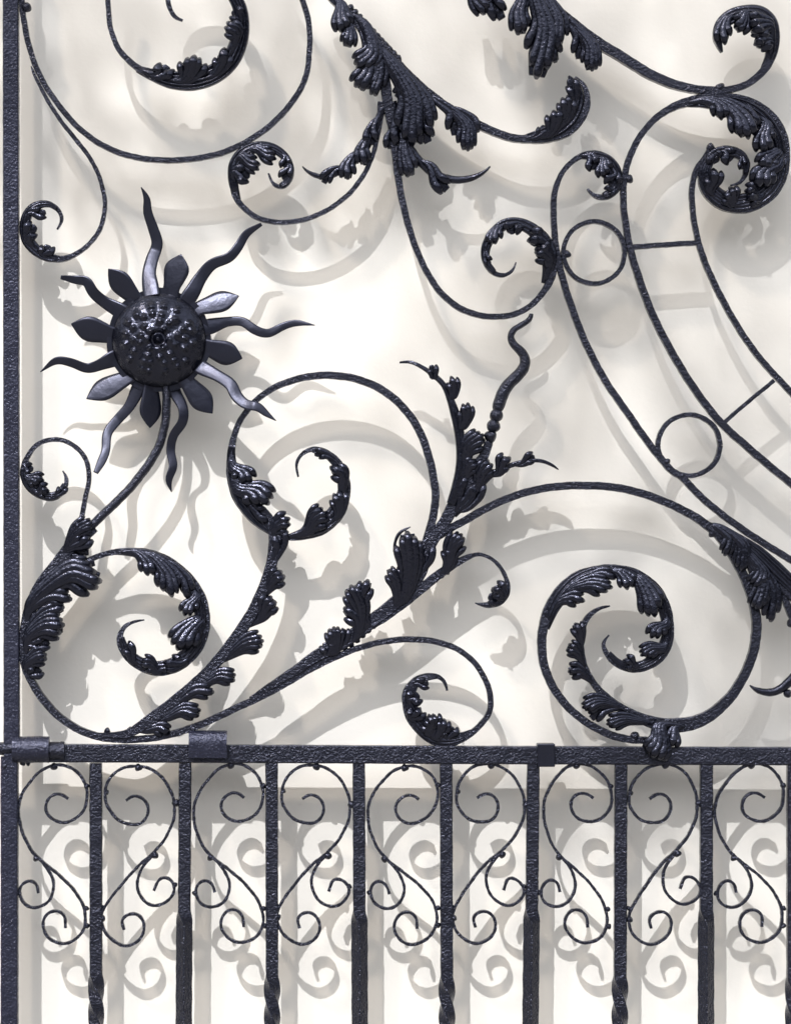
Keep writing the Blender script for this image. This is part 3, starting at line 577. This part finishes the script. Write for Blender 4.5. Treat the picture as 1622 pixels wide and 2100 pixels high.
# ---- lower right scroll group
scroll('scroll', T('a4', [(-540, 455, 46), (-418, 372, 46), (-290, 300, 46), (-162, 228, 46), (-23, 168, 46), (120, 127, 46), (270, 106, 46), (420, 103, 46), (570, 112, 46), (720, 143, 46), (860, 192, 46), (990, 252, 48), (1100, 318, 50), (1200, 405, 50), (1280, 520, 50), (1345, 640, 52), (1392, 760, 54), (1418, 880, 56), (1418, 1000, 56), (1393, 1120, 54), (1342, 1240, 54), (1272, 1350, 58), (1180, 1440, 66), (1080, 1500, 76), (960, 1525, 86), (850, 1520, 80), (740, 1485, 64), (640, 1435, 52), (540, 1365, 44), (450, 1270, 40), (395, 1160, 40), (378, 1050, 40), (388, 950, 38), (425, 880, 32), (485, 833, 22), (553, 818, 10)]), 24,
       leaves=single('a4', [((380, 1030), (345, 925), 66, 3, {'bend': 0.1}), ((378, 1130), (300, 1060), 84, 3, {'bend': 0.15}), ((410, 1230), (308, 1205), 72, 3, {'bend': 0.2}), ((580, 1400), (395, 1415), 92, 4, {'bend': 0.15}), ((570, 1420), (440, 1485), 60, 2), ((740, 1500), (540, 1515), 84, 4, {'bend': 0.1})]) + [

               lobes('a4', [((850, 1520), (800, 1710), 140, 6, {'bend': -0.1, 'dep0': 18}), ((930, 1540), (905, 1640), 76, 3, {'bend': -0.1, 'dep0': 16})])],
       label='great right-hand scroll rolling down onto the rail')
scroll('scroll', T('a4', [(850, 1618, 36), (760, 1614, 42), (650, 1606, 44), (540, 1575, 46), (420, 1512, 46), (312, 1425, 46), (225, 1315, 48), (168, 1190, 50), (148, 1060, 52), (160, 930, 56), (200, 820, 66), (262, 730, 72), (345, 655, 70), (450, 612, 60), (570, 598, 56), (690, 620, 56), (780, 675, 60), (848, 750, 60), (893, 860, 56), (905, 970, 52), (888, 1060, 56), (838, 1130, 56), (760, 1178, 50), (670, 1188, 46), (590, 1158, 42), (533, 1100, 30), (512, 1040, 22), (548, 990, 9)]), 24,
       leaves=[lobes('a4', [((250, 790), (395, 790), 74, 3, {'bend': -0.15}), ((310, 720), (560, 710), 110, 5, {'bend': -0.12}), ((420, 640), (580, 655), 60, 3, {'bend': -0.15}), ((590, 610), (672, 715), 96, 3, {'bend': -0.1})],
                     body=[(170, 950, 50), (215, 835, 70), (275, 745, 90), (355, 670, 90), (450, 625, 80), (560, 605, 66), (660, 615, 60), (740, 660, 56)], ridges=4),
               lobes('a4', [((720, 650), (815, 875), 136, 5, {'mid': (780, 760)}), ((890, 920), (808, 1010), 92, 3, {'bend': 0.2}), ((880, 1060), (735, 1110), 92, 4, {'bend': 0.12}), ((700, 1180), (630, 1140), 66, 3)],
                     body=[(700, 632, 50), (780, 690, 70), (840, 770, 76), (878, 870, 66), (890, 970, 62), (872, 1050, 70), (825, 1115, 70), (755, 1162, 56), (670, 1175, 50), (600, 1150, 40), (545, 1095, 28)], ridges=4)],
       rivets=[('a4', 700, 1585, 34)], label='inner spiral of the right-hand scroll, wrapped in leaves')
scroll('branch', T('a4', [(1120, 330, 40), (1240, 400, 60), (1340, 455, 80), (1440, 550, 84), (1540, 660, 80), (1640, 750, 80), (1760, 850, 80)]), 24, 2,
       leaves=[lobes('a4', [((1180, 350), (1230, 510), 60, 3, {'bend': -0.3}), ((1200, 350), (1330, 600), 84, 4, {'bend': -0.22})]),
               lobes('a4', [((1320, 460), (1410, 700), 100, 4, {'mid': (1440, 620)}), ((1360, 520), (1420, 830), 110, 4, {'mid': (1450, 700)}), ((1430, 560), (1500, 895), 74, 3, {'mid': (1510, 740)})]),
               lobes('a4', [], body=[(1300, 400, 40), (1420, 500, 90), (1530, 600, 100), (1650, 710, 90), (1760, 800, 60)], ridges=5, dep0=12)],
       rivets=[('a4', 1155, 395, 28), ('a4', 1362, 760, 14)], label='leafy branch leaving the frame at the right')
scroll('scroll', T('a4', [(1540, 700, 34), (1590, 780, 40), (1630, 880, 40), (1680, 1000, 40), (1720, 1130, 40)]), 20, 0, rivets=[('a4', 1625, 920, 34)], label='narrow scroll at the right edge')
scroll('tendril', T('a4', [(1380, 1287, 8), (1425, 1318, 36), (1500, 1330, 48), (1570, 1305, 52), (1640, 1240, 60), (1720, 1150, 50)]), 16, 6, shape='round', m=CAST, rivets=[('a4', 1612, 1345, 30)], label='curled leaf tip at the right edge')
mb = MB()
for i in range(10): TB(mb, 'a4', 1400 + i * 27, 470 + i * 24, 17, 0)
mb.build('beaded_edge', CAST, [o for o in gate.children if o.name.startswith('branch')][-1])
# ---- left group
scroll('scroll', T('a1', [(478, 620, 30), (500, 490, 28), (527, 360, 28), (515, 255, 28), (460, 172, 28), (370, 123, 28), (280, 122, 27), (205, 160, 27), (162, 220, 30), (140, 280, 34), (145, 340, 40), (180, 405, 44), (235, 450, 42), (300, 468, 40), (358, 440, 36), (392, 385, 28), (390, 340, 20), (370, 305, 8)]), 20,
       leaves=[lobes('a1', [((150, 270), (200, 300), 50, 2), ((160, 350), (255, 375), 84, 3, {'bend': -0.1}), ((220, 440), (290, 425), 70, 3, {'bend': -0.1}), ((340, 450), (380, 385), 44, 2)],
                     body=[(142, 250, 30), (145, 330, 54), (182, 395, 70), (238, 440, 64), (300, 458, 50), (352, 435, 42), (384, 385, 30)], ridges=3)],
       label='small curl against the stile, beside the sunflower stem')
scroll('branch', T('a1', [(560, 640, 60), (480, 700, 90), (400, 780, 76), (325, 880, 76), (255, 970, 80), (198, 1080, 78), (160, 1200, 70), (145, 1320, 62), (150, 1420, 56), (185, 1530, 50)]), 24, 2,
       leaves=[lobes('a1', [((400, 760), (545, 610), 90, 4, {'bend': -0.12}), ((400, 740), (470, 610), 60, 3), ((420, 760), (520, 690), 80, 3)]),
               lobes('a1', [((330, 880), (525, 790), 60, 2, {'bend': -0.2, 'dep0': 2})]),
               lobes('a1', [((190, 1090), (585, 960), 165, 5, {'mid': (420, 925)}), ((260, 960), (560, 850), 70, 2, {'mid': (420, 880)}), ((190, 1120), (415, 1065), 80, 3, {'bend': -0.15})]),
               lobes('a1', [((170, 1250), (370, 1120), 76, 3, {'bend': -0.1}), ((160, 1310), (370, 1225), 140, 5, {'bend': -0.15}), ((160, 1340), (290, 1320), 60, 2)]),
               lobes('a1', [((150, 1470), (270, 1400), 100, 4, {'bend': -0.1}), ((170, 1520), (235, 1480), 66, 2), ((150, 1420), (240, 1390), 50, 2)])],
       flip=True, label='thick leafy trunk rising beside the stile')
scroll('scroll', T('a1', [(480, 860, 30), (560, 822, 34), (640, 795, 32), (750, 785, 44), (870, 795, 54), (980, 835, 58), (1080, 905, 58), (1160, 995, 56), (1208, 1100, 56), (1220, 1220, 56), (1195, 1320, 60), (1135, 1408, 62), (1050, 1472, 60), (950, 1498, 58), (850, 1478, 52), (770, 1425, 46), (722, 1360, 42), (710, 1295, 36), (738, 1232, 26), (790, 1205, 18), (856, 1193, 10)]), 24,
       leaves=[lobes('a1', [((810, 790), (900, 930), 90, 3, {'bend': -0.12}), ((890, 810), (1020, 1050), 126, 5, {'bend': -0.12}), ((1010, 860), (1115, 1060), 76, 3, {'bend': -0.1}), ((1170, 1050), (1110, 1170), 90, 3, {'bend': 0.1})],
                     body=[(700, 788, 36), (790, 790, 56), (880, 812, 80), (970, 850, 84), (1060, 915, 80), (1135, 1000, 76), (1180, 1100, 76), (1195, 1200, 70)], ridges=4),
               lobes('a1', [((1190, 1190), (1050, 1365), 150, 5, {'mid': (1110, 1270)}), ((1100, 1440), (975, 1440), 76, 3, {'bend': -0.1}), ((940, 1500), (835, 1440), 84, 3, {'bend': 0.15}), ((790, 1440), (735, 1330), 56, 2)],
                     body=[(1195, 1190, 80), (1180, 1290, 90), (1125, 1380, 90), (1045, 1448, 84), (950, 1475, 80), (860, 1458, 70), (785, 1410, 58), (738, 1350, 48), (722, 1295, 32)], ridges=4)],
       label='left spiral with broad leaves, under the sunflower')

# ------------------------------------------------------------------ sunflower
def disc_plate(mb, cx, cy, r, d0, th, n=64):
    vs = []; 
    for dd in (d0, d0 + th):
        for rr in (r * 0.6, r):
            for i in range(n):
                a = 2 * math.pi * i / n; q = rr * (1 + (0.012 * math.sin(a * 7) if rr == r else 0))
                vs.append(W(cx + q * math.cos(a), cy + q * math.sin(a), dd))
    fs = []
    for i in range(n):
        j = (i + 1) % n
        fs += [(i, j, n + j, n + i), (2 * n + i, 3 * n + i, 3 * n + j, 2 * n + j), (n + i, n + j, 3 * n + j, 3 * n + i), (i, 2 * n + i, 2 * n + j, j)]
    mb.add(vs, fs)
FX, FY = 40 + 725 / 2.534, 360 + 855 / 2.534
mb = MB(); disc_plate(mb, FX, FY, 107, 12, 3)
flower = mb.build('sunflower', SHEET, gate, smooth=False, label='sheet iron sunflower with a knobbly domed centre and flame-like rays')
# domed seed head
mb = MB(); rnd = random.Random(5); bumps = []
for k, (rr, cnt) in enumerate([(0.24, 6), (0.40, 10), (0.56, 14), (0.7, 16)]):
    for i in range(cnt):
        a = 2 * math.pi * (i + 0.5 * (k % 2) + rnd.uniform(-.25, .25)) / cnt
        bumps.append((math.cos(a) * (rr + rnd.uniform(-.04, .04)), math.sin(a) * (rr + rnd.uniform(-.04, .04)), rnd.uniform(0.058, 0.088)))
nr, na = 60, 160; vs = [W(FX, FY, 15 + 52)]; fs = []
def dome_h(x, y):
    r = math.hypot(x, y); h = 44 * (max(0, 1 - r * r)) ** 0.62
    h += 12 * math.exp(-(r / 0.06) ** 2) - 5 * math.exp(-((r - 0.13) / 0.05) ** 2)
    for bx, by, br in bumps:
        d2 = ((x - bx) ** 2 + (y - by) ** 2) / (br * br)
        if d2 < 6: h += 7.5 * math.exp(-d2 * 1.4)
    h += 1.2 * math.sin(9 * x + 3 * y) * math.sin(8 * y - 2 * x) * (1 - r)
    return h
for i in range(1, nr + 1):
    for j in range(na):
        r = i / nr; a = 2 * math.pi * j / na; x, y = r * math.cos(a), r * math.sin(a)
        vs.append(W(FX + 97 * x, FY + 97 * y, 15 + dome_h(x, y)))
for j in range(na): fs.append((0, 1 + j, 1 + (j + 1) % na))
for i in range(nr - 1):
    for j in range(na):
        a = 1 + i * na + j; b = 1 + i * na + (j + 1) % na; fs.append((a, b, b + na, a + na))
for j in range(na): vs.append(W(FX + 97 * math.cos(2 * math.pi * j / na), FY + 97 * math.sin(2 * math.pi * j / na), 14))
o_ = 1 + nr * na
for j in range(na): fs.append((1 + (nr - 1) * na + j, 1 + (nr - 1) * na + (j + 1) % na, o_ + (j + 1) % na, o_ + j))
mb.add(vs, fs); mb.build('seed_head', CAST, flower)

FLX = {0: lambda u: 14 - 117 * min(u, .42) + 10 * max(0, u - .42), 3: lambda u: 88 * min(u, .75), 5: lambda u: 75 * max(0, u - .45)}
def sheet(mb, pts, d0, bendf, th=2.2, crease=0.10, tilt=0.0):
    c = spline(pts, 3); fr = frames(c); n = len(c); top = []; bot = []; nv = 6
    for i in range(n):
        x, y, w = c[i][:3]; _, _, nx, ny = fr[i]; u = i / (n - 1)
        for j in range(nv + 1):
            v = -1 + 2 * j / nv; dd = d0 + bendf(u) + tilt * v * w / 2 - crease * w * abs(v) ** 1.5
            X = x + nx * v * w / 2; Y = y + ny * v * w / 2
            top.append(W(X, Y, dd)); bot.append(W(X, Y, dd - th))
    m = nv + 1; B = n * m; fs = []
    for i in range(n - 1):
        for j in range(nv):
            a = i * m + j; fs += [(a, a + 1, a + m + 1, a + m), (B + a, B + a + m, B + a + m + 1, B + a + 1)]
        a = i * m; fs.append((a, a + m, B + a + m, B + a)); a = i * m + nv; fs.append((a, B + a, B + a + m, a + m))
    for j in range(nv):
        fs.append((j, B + j, B + j + 1, j + 1)); a = (n - 1) * m + j; fs.append((a, a + 1, B + a + 1, B + a))
    mb.add(top + bot, fs)
def ctr(x, y, f=0.86):      # a root point pushed under the seed head
    return (725 + (x - 725) * f, 855 + (y - 855) * f)
flames = [
 ([(680, 570), (672, 500), (688, 420), (712, 345), (692, 270), (662, 180), (658, 110), (628, 50)], [88, 72, 66, 60, 55, 48, 36, 4], 0.15, 20),
 ([(895, 610), (940, 530), (1000, 460), (1090, 425), (1140, 365), (1180, 300), (1258, 252)], [84, 66, 58, 52, 48, 42, 18], -0.12, 8),
 ([(1000, 780), (1080, 758), (1160, 758), (1220, 800), (1290, 820), (1370, 782), (1440, 765), (1535, 778)], [84, 50, 48, 50, 46, 40, 36, 4], 0.08, 6),
 ([(950, 1000), (1030, 1042), (1100, 1090), (1130, 1150), (1180, 1195), (1240, 1207), (1280, 1240), (1335, 1280)], [80, 60, 64, 62, 52, 48, 36, 4], 0.27, 34),
 ([(810, 1130), (850, 1205), (848, 1280), (800, 1350), (785, 1430), (800, 1510), (776, 1580), (790, 1645)], [64, 52, 50, 46, 46, 44, 38, 4], 0.3, 4),
 ([(615, 1110), (570, 1200), (508, 1270), (458, 1340), (452, 1430), (430, 1490), (402, 1548)], [76, 56, 52, 50, 46, 46, 26], -0.1, 16),
 ([(480, 955), (420, 982), (350, 1000), (270, 972), (190, 962), (108, 1020)], [84, 58, 50, 46, 40, 4], 0.25, 6),
 ([(520, 700), (440, 655), (382, 605), (350, 550), (290, 540), (215, 528)], [84, 60, 58, 52, 46, 20], 0.2, 8)]
for k, (p, w, tl, lift) in enumerate(flames):
    pts = [(*ctr(*p[0], 0.8), w[0])] + [(a, b, c) for (a, b), c in zip(p, w)]
    mb = MB(); sheet(mb, T('z4', pts), 13, lambda u, L=lift, k=k: FLX[k](u) if k in FLX else L * u * u * 0.6 + 4.5 * math.sin(u * 12 + k), tilt=tl, crease=0.05)
    mb.build('ray', SHEET, flower, label='wavy flame-shaped ray')
petals = [((790, 585), (840, 408), 118, 0.3), ((930, 690), (1141, 625), 100, 0.34), ((970, 890), (1158, 950), 112, -0.1), ((870, 1070), (1003, 1236), 108, 0.2),
          ((685, 1100), (678, 1312), 100, 0.35), ((565, 1045), (348, 1160), 104, -0.3), ((485, 830), (269, 770), 116, 0.2), ((600, 640), (462, 484), 104, 0.3)]
for (r0, tp, w, tl) in petals:
    dx, dy = tp[0] - r0[0], tp[1] - r0[1]
    w *= 1.15
    pts = [(*ctr(*r0, 0.75), w * .8)] + [(r0[0] + dx * u, r0[1] + dy * u, w * ww) for u, ww in ((0, .62), (.25, .82), (.5, 1.0), (.68, .93), (.85, .52), (1, .03))]
    mb = MB(); sheet(mb, T('z4', pts), 14.5, lambda u: 9 * u - 8 * u * u, tilt=tl, crease=0.04)
    mb.build('petal', SHEET, flower, label='short pointed petal')
mb = MB(); sweep(mb, T('z4', [(758, 1075, 44), (765, 1190, 46), (752, 1310, 46), (718, 1420, 46), (650, 1530, 46), (560, 1640, 46), (470, 1728, 46), (400, 1795, 46), (350, 1840, 46)]), None, 12, shape='round', wob=0.5, taper=False)
mb.build('stem', IRON, flower)

# ------------------------------------------------------------------ the tree in the street whose leaves shade the wall
rt = random.Random(3)
def shade(px, py):                      # how thick the crown is over each piece of the wall
    a = (px - 500) / 700.0 - (py - 500) / 1500.0
    v = max(0.0, min(1.0, a + 0.12))
    if py > 1450: v *= max(0.12, 1 - (py - 1450) / 250.0)
    if py < 420 and px < 900: v = max(v, 0.95 - py / 1400.0)
    g = 0.5 + 0.5 * math.sin(px / 75.0 + 1.3 * math.sin(py / 140.0)) * math.sin(py / 120.0 + 0.8 * math.sin(px / 160.0) + 1)
    k = max(0.0, min(1.0, (px - 650) / 350.0))
    g = g * g * (3 - 2 * g)
    return v * (0.25 + 0.75 * g) * (1 - k) + v * k * 0.5
tree = bpy.data.objects.new('street_tree', None); COL.objects.link(tree); tree.location = (2.3, -4.4, 0)
tree['label'] = 'broad leafy tree in the street, its crown shading the upper wall'; tree['category'] = 'tree'
mb = MB()
for _ in range(10500):
    px = rt.uniform(-300, 2400); py = rt.uniform(-700, 1900)
    if rt.random() > shade(px, py): continue
    t_ = rt.uniform(6.0, 7.8) if px > 650 else rt.uniform(4.0, 5.2)
    c = Vector(W(px, py)) + SUN * t_
    L = rt.uniform(0.020, 0.032); wd = L * 0.55
    ax = Vector((rt.gauss(0, 1), rt.gauss(0, 1), rt.gauss(0, .6))).normalized(); bx = ax.cross(Vector((rt.gauss(0, 1), rt.gauss(0, 1), rt.gauss(0, 1)))).normalized()
    nn = ax.cross(bx) * L * 0.15
    q = [c - ax * L, c - ax * L * .3 + bx * wd, c + ax * L * .4 + bx * wd * .8, c + ax * L * 1.1, c + ax * L * .4 - bx * wd * .8, c - ax * L * .3 - bx * wd, c + nn]
    off = Vector(tree.location)
    mb.add([tuple(v - off) for v in q], [(0, 1, 6), (1, 2, 6), (2, 3, 6), (3, 4, 6), (4, 5, 6), (5, 0, 6)])
mb.build('crown', LEAFM, tree, smooth=False)
def limb(mb, p, q, r0, r1, n=10, sag=0.1):
    p = Vector(p); q = Vector(q); vs = []; ax = (q - p).normalized(); u = ax.orthogonal().normalized(); w_ = ax.cross(u)
    for i in range(n + 1):
        t_ = i / n; c = p.lerp(q, t_) + Vector((0, 0, sag * math.sin(t_ * math.pi))); r = r0 + (r1 - r0) * t_
        for j in range(10):
            a = 2 * math.pi * j / 10; vs.append(tuple(c + u * r * math.cos(a) + w_ * r * math.sin(a)))
    fs = [(i * 10 + j, i * 10 + (j + 1) % 10, (i + 1) * 10 + (j + 1) % 10, (i + 1) * 10 + j) for i in range(n) for j in range(10)]
    fs += [tuple(range(10)), tuple(n * 10 + j for j in range(10))]
    mb.add(vs, fs)
mb = MB(); limb(mb, (0, 0, 0), (0.1, 0, 5.6), 0.16, 0.10, sag=0)
limb(mb, (0.1, 0, 5.4), (-2.4000000000000004, 0.1, 6.75), 0.05, 0.012); limb(mb, (0.1, 0, 5.4), (-3.0, -0.1, 6.6), 0.035, 0.006, sag=0.3)
limb(mb, (0.1, 0, 5.4), (0.09999999999999998, -0.3, 6.9), 0.05, 0.01)
mb.build('trunk', BARK, tree)
